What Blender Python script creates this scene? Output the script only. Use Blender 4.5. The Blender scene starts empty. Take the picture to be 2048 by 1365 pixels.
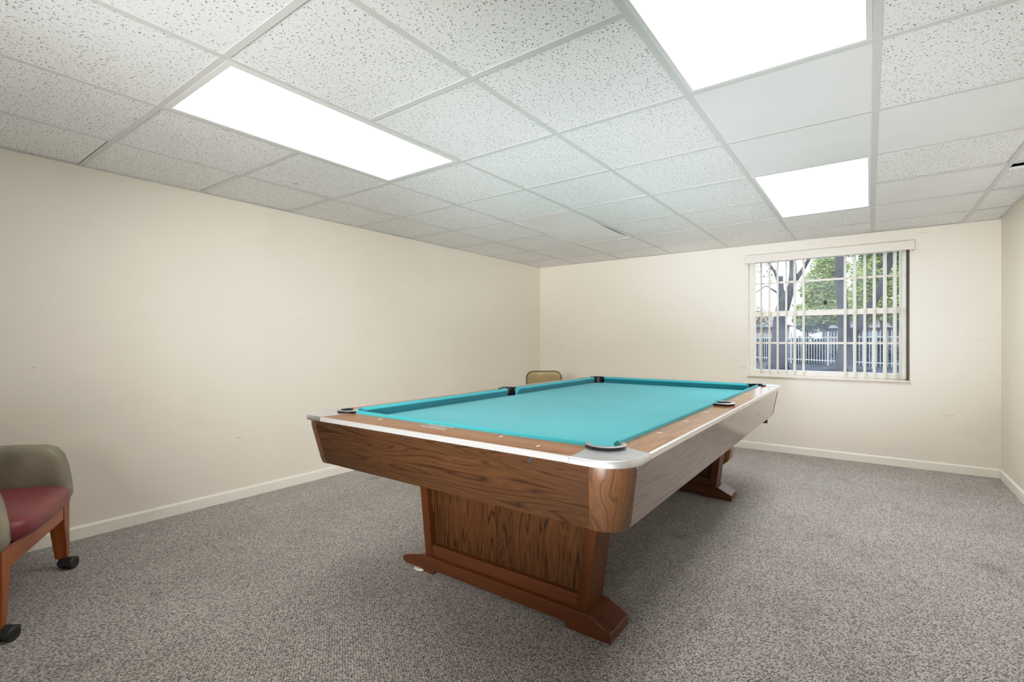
import bpy, bmesh, math, random
from mathutils import Vector, Matrix
random.seed(7)
PI = math.pi
scene = bpy.context.scene
COL = scene.collection

# ------------------------------------------------------------------ node helpers
def new_mat(name):
    m = bpy.data.materials.new(name); m.use_nodes = True
    nt = m.node_tree
    b = nt.nodes['Principled BSDF']
    return m, nt, b
def N(nt, kind, **kw):
    n = nt.nodes.new(kind)
    for k, v in kw.items():
        if k in n.inputs: n.inputs[k].default_value = v
        else: setattr(n, k, v)
    return n
def L(nt, a, b): nt.links.new(a, b)
def math_n(nt, op, a, b=None, clamp=False):
    n = nt.nodes.new('ShaderNodeMath'); n.operation = op; n.use_clamp = clamp
    for i, v in enumerate((a, b)):
        if v is None: continue
        if hasattr(v, 'is_output') or isinstance(v, bpy.types.NodeSocket): nt.links.new(v, n.inputs[i])
        else: n.inputs[i].default_value = v
    return n.outputs[0]
def ramp(nt, fac, stops):
    r = nt.nodes.new('ShaderNodeValToRGB')
    el = r.color_ramp.elements
    while len(el) < len(stops): el.new(0.5)
    for e, (p, c) in zip(el, stops):
        e.position = p; e.color = (*c, 1) if len(c) == 3 else c
    nt.links.new(fac, r.inputs[0]); return r.outputs[0]
def mixc(nt, fac, a, b, blend='MIX'):
    n = nt.nodes.new('ShaderNodeMix'); n.data_type = 'RGBA'; n.blend_type = blend
    for idx, v in ((0, fac), (6, a), (7, b)):
        if isinstance(v, bpy.types.NodeSocket): nt.links.new(v, n.inputs[idx])
        elif idx == 0: n.inputs[0].default_value = v
        else: n.inputs[idx].default_value = (*v, 1)
    return n.outputs[2]
def coords(nt, scale=(1, 1, 1), loc=(0, 0, 0), rot=(0, 0, 0)):
    tc = nt.nodes.new('ShaderNodeTexCoord'); mp = nt.nodes.new('ShaderNodeMapping')
    mp.inputs['Scale'].default_value = scale; mp.inputs['Location'].default_value = loc; mp.inputs['Rotation'].default_value = rot
    nt.links.new(tc.outputs['Object'], mp.inputs[0]); return mp.outputs[0]
def noise(nt, vec, scale, detail=3, rough=0.5, dist=0.0):
    n = N(nt, 'ShaderNodeTexNoise', Scale=scale, Detail=detail, Roughness=rough, Distortion=dist)
    nt.links.new(vec, n.inputs['Vector']); return n.outputs['Fac']
def bump(nt, b, h, strength=0.3, dist=0.002):
    n = N(nt, 'ShaderNodeBump', Strength=strength, Distance=dist)
    nt.links.new(h, n.inputs['Height']); nt.links.new(n.outputs[0], b.inputs['Normal'])
def setb(b, **kw):
    for k, v in kw.items():
        k = k.replace('_', ' ')
        b.inputs[k].default_value = (*v, 1) if isinstance(v, tuple) and len(v) == 3 else v

def simple(name, col, rough=0.5, metal=0.0, var=0.06, vscale=8, bmp=0.0, bscale=60, coat=0.0, spec=0.5):
    m, nt, b = new_mat(name)
    v = coords(nt)
    f = noise(nt, v, vscale, 4)
    lo = tuple(c * (1 - var) for c in col); hi = tuple(min(1, c * (1 + var)) for c in col)
    L(nt, ramp(nt, f, [(0.3, lo), (0.7, hi)]), b.inputs['Base Color'])
    setb(b, Roughness=rough, Metallic=metal); b.inputs['Coat Weight'].default_value = coat
    b.inputs['Specular IOR Level'].default_value = spec
    if bmp: bump(nt, b, noise(nt, v, bscale, 3), bmp, 0.002)
    return m

def wood(name, axis, dark, mid, light, rough=0.35, scale=1.0, cath=9.0, off=(0, 0, 0), coat=0.0, fine=0.5, spec=0.5):
    m, nt, b = new_mat(name)
    st = [9.0, 9.0, 9.0]; st[axis] = 0.65
    v = coords(nt, tuple(s * scale for s in st), off)
    base = noise(nt, v, 0.60, 2.5, 0.45, 0.35)
    rings = math_n(nt, 'PINGPONG', math_n(nt, 'MULTIPLY', base, cath), 0.5)
    rings = math_n(nt, 'MULTIPLY', rings, 2.0)
    st2 = [160.0, 160.0, 160.0]; st2[axis] = 5
    v2 = coords(nt, tuple(s * scale for s in st2), off)
    pores = noise(nt, v2, 1.0, 2, 0.6)
    c = ramp(nt, rings, [(0.0, dark), (0.22, mid), (0.62, light), (1.0, mid)])
    pc = ramp(nt, pores, [(0.36, (0.35, 0.32, 0.30)), (0.56, (1, 1, 1))])
    c = mixc(nt, fine, c, pc, 'MULTIPLY')
    big = ramp(nt, noise(nt, v, 0.25, 2), [(0.3, (0.78, 0.76, 0.74)), (0.7, (1.12, 1.1, 1.08))])
    c = mixc(nt, 0.8, c, big, 'MULTIPLY')
    L(nt, c, b.inputs['Base Color'])
    setb(b, Roughness=rough); b.inputs['Coat Weight'].default_value = coat; b.inputs['Coat Roughness'].default_value = 0.12
    b.inputs['Specular IOR Level'].default_value = spec
    bump(nt, b, pores, 0.06, 0.001)
    return m

# ------------------------------------------------------------------ mesh helpers
def box(bm, x0, x1, y0, y1, z0, z1, bev=0.0, seg=2):
    vs = [bm.verts.new(p) for p in ((x0,y0,z0),(x1,y0,z0),(x1,y1,z0),(x0,y1,z0),(x0,y0,z1),(x1,y0,z1),(x1,y1,z1),(x0,y1,z1))]
    fs = [bm.faces.new([vs[i] for i in f]) for f in ((0,3,2,1),(4,5,6,7),(0,1,5,4),(1,2,6,5),(2,3,7,6),(3,0,4,7))]
    if bev > 0:
        es = set(e for f in fs for e in f.edges)
        bmesh.ops.bevel(bm, geom=list(es), offset=bev, segments=seg, profile=0.5, affect='EDGES')
    return vs
def prism(bm, pts, z0, z1, plane='xy', bev=0.0):
    """extrude polygon; plane xy: extrude z; xz: extrude y; yz: extrude x"""
    def P(a, b, c):
        return (a, b, c) if plane == 'xy' else ((a, c, b) if plane == 'xz' else (c, a, b))
    lo = [bm.verts.new(P(a, b, z0)) for a, b in pts]; hi = [bm.verts.new(P(a, b, z1)) for a, b in pts]
    n = len(pts); fs = [bm.faces.new(lo), bm.faces.new(hi[::-1])]
    for i in range(n): fs.append(bm.faces.new((lo[i], hi[i], hi[(i+1) % n], lo[(i+1) % n])))
    bmesh.ops.recalc_face_normals(bm, faces=fs)
    if bev > 0:
        bmesh.ops.bevel(bm, geom=list(set(e for f in fs for e in f.edges)), offset=bev, segments=2, profile=0.5, affect='EDGES')
def loft(bm, rings, close_ring=True, caps=True):
    """rings: list of equal-length lists of points"""
    R = [[bm.verts.new(p) for p in r] for r in rings]; fs = []
    n = len(R[0])
    for a, b in zip(R[:-1], R[1:]):
        for i in range(n if close_ring else n - 1):
            j = (i + 1) % n
            fs.append(bm.faces.new((a[i], a[j], b[j], b[i])))
    if caps and close_ring:
        fs.append(bm.faces.new(R[0][::-1])); fs.append(bm.faces.new(R[-1]))
    bmesh.ops.recalc_face_normals(bm, faces=fs)
def tube(bm, pts, rad, seg=10, caps=True):
    pts = [Vector(p) for p in pts]; rs = rad if isinstance(rad, (list, tuple)) else [rad] * len(pts)
    rings = []; prev = None
    for i, p in enumerate(pts):
        t = (pts[min(i+1, len(pts)-1)] - pts[max(i-1, 0)]).normalized()
        if prev is None:
            ref = Vector((0, 0, 1)) if abs(t.z) < 0.9 else Vector((1, 0, 0))
            u = t.cross(ref).normalized()
        else:
            u = (prev - t * prev.dot(t)).normalized()
        prev = u; v = t.cross(u)
        rings.append([p + (u * math.cos(2*PI*k/seg) + v * math.sin(2*PI*k/seg)) * rs[i] for k in range(seg)])
    loft(bm, rings, True, caps)
def cyl(bm, a, b, r, seg=20): tube(bm, [a, b], r, seg)
def obj(name, bm, mat, parent=None, smooth=False, auto=None):
    me = bpy.data.meshes.new(name); bm.to_mesh(me); bm.free()
    o = bpy.data.objects.new(name, me); COL.objects.link(o)
    if isinstance(mat, (list, tuple)):
        for m in mat: me.materials.append(m)
    else: me.materials.append(mat)
    if smooth or auto is not None:
        for p in me.polygons: p.use_smooth = True
        if auto is not None:
            try: me.set_sharp_from_angle(angle=math.radians(auto))
            except Exception: pass
    if parent is not None: o.parent = parent
    return o
def B(): return bmesh.new()
def tag(o, label, cat, group=None, kind=None):
    if label: o['label'] = label
    if cat: o['category'] = cat
    if group: o['group'] = group
    if kind: o['kind'] = kind
    return o
def struct(o): o['kind'] = 'structure'; return o
def thing(name, label, cat, loc=(0, 0, 0), rz=0.0, group=None):
    o = bpy.data.objects.new(name, None); COL.objects.link(o); o.empty_display_size = 0.2
    o.location = loc; o.rotation_euler = (0, 0, rz)
    return tag(o, label, cat, group)

# ------------------------------------------------------------------ room numbers (metres)
CX, CZ = 3.593, 1.1147
XR, YB, YF, H = 4.450, 5.535, -1.70, 2.1023
GX = [0.0, 0.570, 1.176, 1.782, 2.385, 3.002, 3.612, 4.222, XR]
Y0 = 2.0
GY = [YF] + [Y0 + 0.6115 * j for j in range(-6, 6)] + [YB]     # j=-6 .. 5
def gy(j): return Y0 + 0.6115 * j

# ------------------------------------------------------------------ materials
def wall_mat(name, col):
    m, nt, b = new_mat(name)
    v = coords(nt)
    f = noise(nt, v, 1.3, 3, 0.55)
    c = ramp(nt, f, [(0.3, tuple(x * 0.965 for x in col)), (0.7, col)])
    # faint smudges and short grey scuffs
    v2 = coords(nt, (7, 7, 24), (0.3, 0.7, 0.2))
    sc = noise(nt, v2, 1.0, 2, 0.4)
    c = mixc(nt, ramp(nt, sc, [(0.765, (0, 0, 0)), (0.80, (0.30, 0.30, 0.30))]), c, (0.30, 0.28, 0.24))
    sm = noise(nt, v, 2.4, 2, 0.4)
    c = mixc(nt, ramp(nt, sm, [(0.64, (0, 0, 0)), (0.80, (0.10, 0.10, 0.10))]), c, (0.45, 0.40, 0.32))
    L(nt, c, b.inputs['Base Color']); setb(b, Roughness=0.42)
    b.inputs['Specular IOR Level'].default_value = 0.35
    bump(nt, b, noise(nt, v, 230, 2), 0.10, 0.0015)
    return m
M_wall = wall_mat('wall_paint', (0.82, 0.765, 0.675))
M_base = simple('baseboard_paint', (0.86, 0.82, 0.74), 0.4, var=0.02)
M_white = simple('white_metal', (0.74, 0.74, 0.725), 0.4, var=0.02)
M_tee = simple('grid_metal', (0.64, 0.64, 0.625), 0.5, var=0.03, vscale=3)
M_plain = simple('plain_tile', (0.80, 0.80, 0.795), 0.7, var=0.03, vscale=3)
M_black_pl = simple('plenum_dark', (0.02, 0.02, 0.02), 0.9)

def tile_mat():
    m, nt, b = new_mat('fissured_tile')
    tc = nt.nodes.new('ShaderNodeTexCoord')
    def layer(scale, stretch, rad0, rad1, keep):
        warp = N(nt, 'ShaderNodeTexNoise', Scale=scale * 1.3, Detail=1)
        L(nt, tc.outputs['Object'], warp.inputs['Vector'])
        wv = nt.nodes.new('ShaderNodeVectorMath'); wv.operation = 'MULTIPLY_ADD'
        L(nt, warp.outputs['Color'], wv.inputs[0]); wv.inputs[1].default_value = (0.006, 0.006, 0); L(nt, tc.outputs['Object'], wv.inputs[2])
        vo = nt.nodes.new('ShaderNodeTexVoronoi'); vo.voronoi_dimensions = '2D'; vo.inputs['Scale'].default_value = scale
        L(nt, wv.outputs[0], vo.inputs['Vector'])
        d = nt.nodes.new('ShaderNodeVectorMath'); d.operation = 'SUBTRACT'
        L(nt, wv.outputs[0], d.inputs[0]); L(nt, vo.outputs['Position'], d.inputs[1])
        sep = nt.nodes.new('ShaderNodeSeparateColor'); L(nt, vo.outputs['Color'], sep.inputs[0])
        # flatten z
        fl = nt.nodes.new('ShaderNodeVectorMath'); fl.operation = 'MULTIPLY'; fl.inputs[1].default_value = (1, 1, 0); L(nt, d.outputs[0], fl.inputs[0])
        ro = nt.nodes.new('ShaderNodeVectorRotate'); ro.rotation_type = 'Z_AXIS'
        L(nt, fl.outputs[0], ro.inputs['Vector']); L(nt, math_n(nt, 'MULTIPLY', sep.outputs[0], 6.28), ro.inputs['Angle'])
        s = nt.nodes.new('ShaderNodeVectorMath'); s.operation = 'MULTIPLY'; s.inputs[1].default_value = (1, stretch, 1); L(nt, ro.outputs[0], s.inputs[0])
        ln = nt.nodes.new('ShaderNodeVectorMath'); ln.operation = 'LENGTH'; L(nt, s.outputs[0], ln.inputs[0])
        thr = math_n(nt, 'MULTIPLY_ADD', sep.outputs[1], rad1 - rad0); nt.nodes[-1].inputs[2].default_value = rad0
        hit = math_n(nt, 'LESS_THAN', ln.outputs['Value'], thr)
        k = math_n(nt, 'LESS_THAN', sep.outputs[2], keep)
        return math_n(nt, 'MULTIPLY', hit, k)
    a = layer(64, 2.9, 0.0016, 0.0058, 0.72)
    p = layer(125, 1.2, 0.0005, 0.0015, 0.85)
    v = coords(nt)
    f = noise(nt, v, 2.0, 3)
    c = ramp(nt, f, [(0.3, (0.82, 0.82, 0.81)), (0.7, (0.87, 0.87, 0.86))])
    c = mixc(nt, math_n(nt, 'MULTIPLY', p, 0.80), c, (0.20, 0.20, 0.19))
    c = mixc(nt, math_n(nt, 'MULTIPLY', a, 0.92), c, (0.16, 0.16, 0.15))
    st = noise(nt, v, 11, 1, 0.4)
    c = mixc(nt, ramp(nt, st, [(0.78, (0, 0, 0)), (0.82, (0.5, 0.5, 0.5))]), c, (0.36, 0.35, 0.31))
    L(nt, c, b.inputs['Base Color']); setb(b, Roughness=0.9)
    return m
M_tile = tile_mat()

def carpet_mat():
    m, nt, b = new_mat('loop_carpet')
    v = coords(nt, rot=(0, 0, 0.6))
    vo = nt.nodes.new('ShaderNodeTexVoronoi'); vo.voronoi_dimensions = '2D'; vo.inputs['Scale'].default_value = 175
    vo.inputs['Randomness'].default_value = 0.5
    mp = nt.nodes.new('ShaderNodeMapping'); mp.inputs['Scale'].default_value = (1.0, 0.62, 1); L(nt, v, mp.inputs[0]); L(nt, mp.outputs[0], vo.inputs['Vector'])
    d = math_n(nt, 'MULTIPLY', vo.outputs['Distance'], 1.0)
    sep = nt.nodes.new('ShaderNodeSeparateColor'); L(nt, vo.outputs['Color'], sep.inputs[0])
    base = ramp(nt, sep.outputs[0], [(0.0, (0.24, 0.215, 0.205)), (0.30, (0.42, 0.385, 0.36)), (0.65, (0.52, 0.48, 0.45)), (1.0, (0.62, 0.58, 0.545))])
    gap = ramp(nt, d, [(0.36, (1, 1, 1)), (0.66, (0.16, 0.16, 0.18))])
    c = mixc(nt, 1.0, base, gap, 'MULTIPLY')
    big = ramp(nt, noise(nt, v, 2.3, 4, 0.6), [(0.3, (0.86, 0.85, 0.84)), (0.6, (1, 1, 1))])
    c = mixc(nt, 1.0, c, big, 'MULTIPLY')
    stn = ramp(nt, noise(nt, v, 3.7, 1, 0.3), [(0.68, (1, 1, 1)), (0.80, (0.68, 0.66, 0.66))])
    c = mixc(nt, 1.0, c, stn, 'MULTIPLY')
    L(nt, c, b.inputs['Base Color']); setb(b, Roughness=0.95)
    b.inputs['Sheen Weight'].default_value = 0.25
    b.inputs['Specular IOR Level'].default_value = 0.2
    bump(nt, b, math_n(nt, 'SUBTRACT', 1.0, d), 0.5, 0.004)
    return m
M_carpet = carpet_mat()

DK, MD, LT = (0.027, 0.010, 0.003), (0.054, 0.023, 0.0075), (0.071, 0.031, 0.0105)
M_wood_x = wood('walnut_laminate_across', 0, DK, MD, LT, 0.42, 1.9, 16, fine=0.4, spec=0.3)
M_wood_y_lit = wood('walnut_laminate_long_lit', 1, (0.100, 0.052, 0.030), (0.165, 0.092, 0.055), (0.205, 0.118, 0.072), 0.30, 1.6, 12, (3, 1, 2), coat=1.0, fine=0.3)  # long aprons: reflected room light lifted into the base colour
M_wood_z = wood('walnut_laminate_upright', 2, (0.055, 0.023, 0.008), (0.088, 0.039, 0.014), (0.108, 0.050, 0.019), 0.38, 1.9, 13, (0.3, 0.4, 0.1), fine=0.35)
M_panel = wood('oak_print_panel', 2, (0.030, 0.009, 0.002), (0.095, 0.035, 0.009), (0.140, 0.056, 0.0142), 0.5, 2.5, 13, (1.2, 0.4, 0.3), fine=0.4, spec=0.3)
M_stile = wood('stained_stile', 2, (0.095, 0.026, 0.006), (0.125, 0.036, 0.008), (0.145, 0.044, 0.010), 0.40, 1, 3, fine=0.2, spec=0.3)
M_foot = wood('stained_foot', 0, (0.095, 0.024, 0.005), (0.130, 0.034, 0.007), (0.155, 0.044, 0.010), 0.40, 1, 3, fine=0.2, spec=0.4, coat=0.6)
TL, TM, TH = (0.145, 0.058, 0.024), (0.27, 0.120, 0.052), (0.345, 0.165, 0.080)
M_top_x = wood('rail_top_across', 0, TL, TM, TH, 0.32, 1.8, 11, coat=0.0, fine=0.35, spec=0.35)
M_top_y = wood('rail_top_long', 1, TL, TM, TH, 0.22, 1.8, 11, (2, 2, 2), coat=0.15, fine=0.35, spec=0.45)

def cloth_mat(name, col):
    m, nt, b = new_mat(name)
    v = coords(nt)
    f = noise(nt, v, 1.6, 4, 0.6)
    c = ramp(nt, f, [(0.3, tuple(x * 0.92 for x in col)), (0.7, tuple(min(1, x * 1.05) for x in col))])
    fn = noise(nt, v, 500, 2)
    c = mixc(nt, 0.35, c, ramp(nt, fn, [(0.3, (0.85, 0.85, 0.85)), (0.7, (1.08, 1.08, 1.08))]), 'MULTIPLY')
    # chalk rubs
    v2 = coords(nt, (5, 16, 5), (0.2, 0.1, 0), (0, 0, 0.5))
    ch = noise(nt, v2, 1.0, 3, 0.6)
    c = mixc(nt, ramp(nt, ch, [(0.71, (0, 0, 0)), (0.80, (0.45, 0.45, 0.45))]), c, (0.42, 0.75, 0.76))
    L(nt, c, b.inputs['Base Color']); setb(b, Roughness=0.85)
    b.inputs['Sheen Weight'].default_value = 0.12; b.inputs['Specular IOR Level'].default_value = 0.25
    bump(nt, b, fn, 0.15, 0.0008)
    return m
M_cloth = cloth_mat('teal_bed_cloth', (0.058, 0.345, 0.385))
M_cush = cloth_mat('teal_cushion_cloth', (0.052, 0.340, 0.380))

M_nose_shade = cloth_mat('teal_nose_shade', (0.020, 0.205, 0.245))  # cushion nose faces: shade put into a darker cloth colour

def brushed(name, col, rough):
    m, nt, b = new_mat(name)
    v = coords(nt, (30, 30, 30))
    f = noise(nt, v, 3, 3)
    L(nt, ramp(nt, f, [(0.3, tuple(x * 0.93 for x in col)), (0.7, col)]), b.inputs['Base Color'])
    r = nt.nodes.new('ShaderNodeMapRange'); r.inputs['To Min'].default_value = rough * 0.8; r.inputs['To Max'].default_value = rough * 1.25
    L(nt, noise(nt, v, 1, 3), r.inputs[0]); L(nt, r.outputs[0], b.inputs['Roughness'])
    setb(b, Metallic=1.0)
    return m
M_alu = brushed('brushed_aluminium', (0.74, 0.74, 0.76), 0.38)
M_trim = simple('satin_trim', (0.64, 0.615, 0.585), 0.30, 0.3, var=0.02)
M_chrome = brushed('chrome', (0.7, 0.7, 0.7), 0.15)
M_rubber = simple('black_rubber', (0.012, 0.012, 0.014), 0.45, var=0.2, vscale=30)
M_rim = brushed('pocket_rim_metal', (0.62, 0.60, 0.61), 0.35)
M_sight = simple('pearl_sight', (0.85, 0.84, 0.80), 0.3)
M_plate = simple('nameplate_metal', (0.21, 0.185, 0.165), 0.45, 0.2)

# ------------------------------------------------------------------ room shell
bm = B(); box(bm, -0.15, XR + 0.15, YF - 0.15, YB + 0.2, -0.12, 0.0)
floor = struct(obj('floor', bm, M_carpet))
bm = B(); box(bm, -0.15, 0, YF - 0.15, YB + 0.2, 0, 2.45); struct(obj('wall_left', bm, M_wall))
bm = B(); box(bm, XR, XR + 0.15, YF - 0.15, YB + 0.2, 0, 2.45); struct(obj('wall_right', bm, M_wall))
bm = B(); box(bm, 0, XR, YF - 0.15, YF, 0, 2.45); struct(obj('wall_front', bm, M_wall))
WX0, WX1, WZ0, WZ1 = 2.567, 3.872, 0.764, 1.955
bm = B()
for a in ((0, WX0, 0, 2.45), (WX1, XR, 0, 2.45), (WX0, WX1, 0, WZ0), (WX0, WX1, WZ1, 2.45)):
    box(bm, a[0], a[1], YB, YB + 0.20, a[2], a[3])
bmesh.ops.remove_doubles(bm, verts=bm.verts, dist=1e-4)
struct(obj('wall_back', bm, M_wall))
def baseboard(name, p0, p1, nrm):
    bm = B(); h, t = 0.074, 0.012
    prof = [(0, 0), (t, 0), (t, h - 0.012), (t * 0.6, h - 0.003), (0, h)]
    n = Vector(nrm)
    loft(bm, [[Vector(p) + n * a + Vector((0, 0, z)) for a, z in prof] for p in (p0, p1)])
    struct(obj(name, bm, M_base))
baseboard('baseboard_left', (0, YF, 0), (0, YB, 0), (1, 0, 0))
baseboard('baseboard_back', (0.0125, YB, 0), (XR - 0.0125, YB, 0), (0, -1, 0))
baseboard('baseboard_right', (XR, YF, 0), (XR, YB, 0), (-1, 0, 0))
baseboard('baseboard_front', (0.0125, YF, 0), (XR - 0.0125, YF, 0), (0, 1, 0))

# ceiling: the metal grid, a dark plenum above it and loose lay-in tiles
bm = B(); fw_ = 0.0125
for x in GX[1:-1]: box(bm, x - fw_, x + fw_, YF, YB, H, H + 0.0022)
MID = {(2, -1), (5, -1), (5, 3), (2, 3)}      # cells pairs filled by a fixture have no cross bar
for jj in range(-6, 6):
    for i in range(8):
        if (i, jj) in MID: continue
        box(bm, GX[i], GX[i+1], gy(jj) - fw_, gy(jj) + fw_, H + 0.0002, H + 0.0020)
for a in ((0, 0.022, YF, YB), (XR - 0.022, XR, YF, YB)): box(bm, *a, H - 0.0002, H + 0.002)
for a in ((0, XR, YB - 0.022, YB), (0, XR, YF, YF + 0.022)): box(bm, *a, H - 0.0004, H + 0.002)
for x in GX[1:-1]: box(bm, x - 0.001, x + 0.001, YF, YB, H + 0.002, H + 0.035)
for jj in range(-6, 6):
    for i in range(8):
        if (i, jj) not in MID: box(bm, GX[i], GX[i+1], gy(jj) - 0.001, gy(jj) + 0.001, H + 0.002, H + 0.033)
ceiling = struct(obj('ceiling', bm, M_tee))
bm = B(); box(bm, -0.15, XR + 0.15, YF - 0.15, YB + 0.2, 2.45, 2.50); struct(obj('ceiling_deck', bm, M_black_pl, ceiling))
LIGHTS = {(2, -2): 'A', (5, -2): 'B', (5, 2): 'C', (2, 2): 'D'}
skip = set()
for (i, j) in LIGHTS: skip |= {(i, j), (i, j + 1)}
PLAIN = {(5, 0), (5, 1), (6, 1), (6, 3), (6, 4), (2, 4)}
GAPS = {(7, 3): ('y0', 0.140), (4, 1): ('y1', 0.016), (4, 2): ('y1', 0.0142), (3, 1): ('y1', 0.015), (5, 0): ('y0', 0.015), (1, 1): ('y1', 0.0142),
        (2, 1): ('y1', 0.0142), (0, -2): ('y1', 0.0142), (0, -1): ('x1', 0.0142), (0, -3): ('y1', 0.0142), (1, -1): ('x0', 0.0142), (6, 0): ('y0', 0.0155)}
for i in range(8):
    for j in range(-7, 6):
        if (i, j) in skip: continue
        x0, x1 = GX[i], GX[i+1]; y0 = YF if j == -7 else gy(j); y1 = YB if j == 5 else gy(j + 1)
        e = 0.004; x0 += e; x1 -= e; y0 += e; y1 -= e
        g = GAPS.get((i, j))
        if g:
            if g[0] == 'y0': y0 += g[1] - e
            if g[0] == 'y1': y1 -= g[1] - e
            if g[0] == 'x0': x0 += g[1] - e
            if g[0] == 'x1': x1 -= g[1] - e
        bm = B()
        z = H + 0.0026
        vs = box(bm, x0, x1, y0, y1, z, z + 0.014)
        t1, t2 = random.uniform(0, 0.006), random.uniform(0, 0.006)
        for v in vs: v.co.z += max(0, t1 * (v.co.x - x0) / (x1 - x0) + t2 * (v.co.y - y0) / (y1 - y0)) * (0.5 if (i, j) not in PLAIN else 0.2)
        obj('ceiling_tile', bm, M_plain if (i, j) in PLAIN else M_tile, ceiling)

# ceiling light fixtures
def emis(name, col, s):
    m, nt, b = new_mat(name)
    setb(b, Base_Color=(0.8, 0.8, 0.8), Roughness=0.4)
    v = coords(nt, (1, 1, 1))
    vo = nt.nodes.new('ShaderNodeTexVoronoi'); vo.inputs['Scale'].default_value = 110; L(nt, v, vo.inputs['Vector'])
    r = nt.nodes.new('ShaderNodeMapRange'); r.inputs['From Max'].default_value = 0.7; r.inputs['To Min'].default_value = s * 1.03; r.inputs['To Max'].default_value = s * 0.94
    L(nt, vo.outputs['Distance'], r.inputs[0])
    b.inputs['Emission Color'].default_value = (*col, 1); L(nt, r.outputs[0], b.inputs['Emission Strength'])
    return m
M_emA = emis('lit_diffuser_soft', (1.0, 0.985, 0.96), 3.6)
M_emB = emis('lit_diffuser', (1.0, 0.985, 0.96), 5.5)
M_emC = emis('lit_diffuser_bright', (0.97, 0.985, 1.0), 9.5)
M_unlit = simple('unlit_acrylic', (0.78, 0.78, 0.77), 0.35, var=0.04, vscale=3)
def fixture(i, j, label, lit=None, inset=0.026, sag=0.0):
    x0, x1, y0, y1 = GX[i], GX[i+1], gy(j), gy(j + 2)
    cx, cy = (x0 + x1) / 2, (y0 + y1) / 2
    t = thing('ceiling_light', label, 'ceiling light', (cx, cy, H), 0, 'recessed ceiling light panels')
    hx, hy = (x1 - x0) / 2 - 0.013, (y1 - y0) / 2 - 0.013
    bm = B(); q = inset - 0.009
    zz0, zz1 = -0.001, 0.012
    box(bm, -hx, hx, -hy, -hy + q, zz0, zz1); box(bm, -hx, hx, hy - q, hy, zz0, zz1)
    box(bm, -hx, -hx + q, -hy + q, hy - q, zz0, zz1); box(bm, hx - q, hx, -hy + q, hy - q, zz0, zz1)
    obj('frame', bm, M_white, t)
    bm = B(); box(bm, -hx, hx, -hy, hy, 0.02, 0.10)
    bmesh.ops.delete(bm, geom=[f for f in bm.faces if f.normal.z < -0.5 or f.calc_center_median().z < 0.021], context='FACES_ONLY')
    obj('housing', bm, M_white, t)
    ex, ey = hx - q + 0.003, hy - q + 0.003
    bm = B(); nx, ny = 12, 24; V = {}
    for a in range(nx + 1):
        for b_ in range(ny + 1):
            u, v = a / nx, b_ / ny
            dz = 0
            if sag: dz = -sag * math.sin(PI * min(1, u * 0.5 + 0.28)) ** 2 * math.sin(PI * (0.06 + 0.92 * v) ** 1.9) ** 1.0
            V[a, b_] = bm.verts.new((-ex + 2 * ex * u, -ey + 2 * ey * v, 0.004 + dz))
    for a in range(nx):
        for b_ in range(ny): bm.faces.new((V[a, b_], V[a, b_+1], V[a+1, b_+1], V[a+1, b_]))
    obj('diffuser', bm, lit or M_unlit, t, smooth=True)
    return t
fixture(2, -2, 'lit ceiling light panel nearest the left wall, left of the pool table', M_emA, inset=0.033)
fixture(5, -2, 'lit ceiling light panel cut off by the top edge of the photo', M_emB)
fixture(5, 2, 'lit ceiling light panel closest to the window', M_emC)
fixture(2, 2, 'unlit grey ceiling light panel with a sagging diffuser', lit=None, sag=0.03)

# ------------------------------------------------------------------ window
M_cream = simple('cream_window_paint', (0.76, 0.71, 0.62), 0.4, var=0.04, vscale=20)
M_jamb_shade = simple('jamb_shade', (0.055, 0.050, 0.035), 0.4, var=0.1)  # shade on the right window reveal, put in as a dark colour
M_vane = simple('vinyl_vane', (0.93, 0.90, 0.83), 0.45, var=0.02)
# vanes pass a little daylight
nt = M_vane.node_tree; b = nt.nodes['Principled BSDF']
tr = N(nt, 'ShaderNodeBsdfTranslucent'); tr.inputs[0].default_value = (0.9, 0.87, 0.8, 1)
mx = nt.nodes.new('ShaderNodeMixShader'); mx.inputs[0].default_value = 0.35
L(nt, b.outputs[0], mx.inputs[1]); L(nt, tr.outputs[0], mx.inputs[2]); L(nt, mx.outputs[0], nt.nodes['Material Output'].inputs[0])
def glass_mat(name, haze, col):
    m, nt, b = new_mat(name)
    nt.nodes.remove(b)
    t = N(nt, 'ShaderNodeBsdfTransparent'); t.inputs[0].default_value = (0.97, 0.98, 0.98, 1)
    g = N(nt, 'ShaderNodeBsdfGlossy', Roughness=0.03); g.inputs[0].default_value = (0.9, 0.95, 1, 1)
    d = N(nt, 'ShaderNodeBsdfDiffuse'); d.inputs[0].default_value = (*col, 1)
    v = coords(nt)
    f = ramp(nt, noise(nt, v, 3.0, 4, 0.6), [(0.3, (haze * 0.3,) * 3), (0.75, (haze * 1.4,) * 3)])
    m1 = nt.nodes.new('ShaderNodeMixShader'); m1.inputs[0].default_value = 0.0; L(nt, t.outputs[0], m1.inputs[1]); L(nt, g.outputs[0], m1.inputs[2])
    m2 = nt.nodes.new('ShaderNodeMixShader'); L(nt, f, m2.inputs[0]); L(nt, m1.outputs[0], m2.inputs[1]); L(nt, d.outputs[0], m2.inputs[2])
    L(nt, m2.outputs[0], nt.nodes['Material Output'].inputs[0])
    return m
M_glass = glass_mat('hazy_glass_upper', 0.10, (0.7, 0.78, 0.85))  # diffuse haze mixed into the upper pane
M_glass2 = glass_mat('hazy_glass', 0.11, (0.6, 0.68, 0.8))
win = thing('window_1', None, None, (0, 0, 0)); win['kind'] = 'structure'
FX0, FX1, FY = 2.567, 3.852, 5.630
bm = B()
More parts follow.
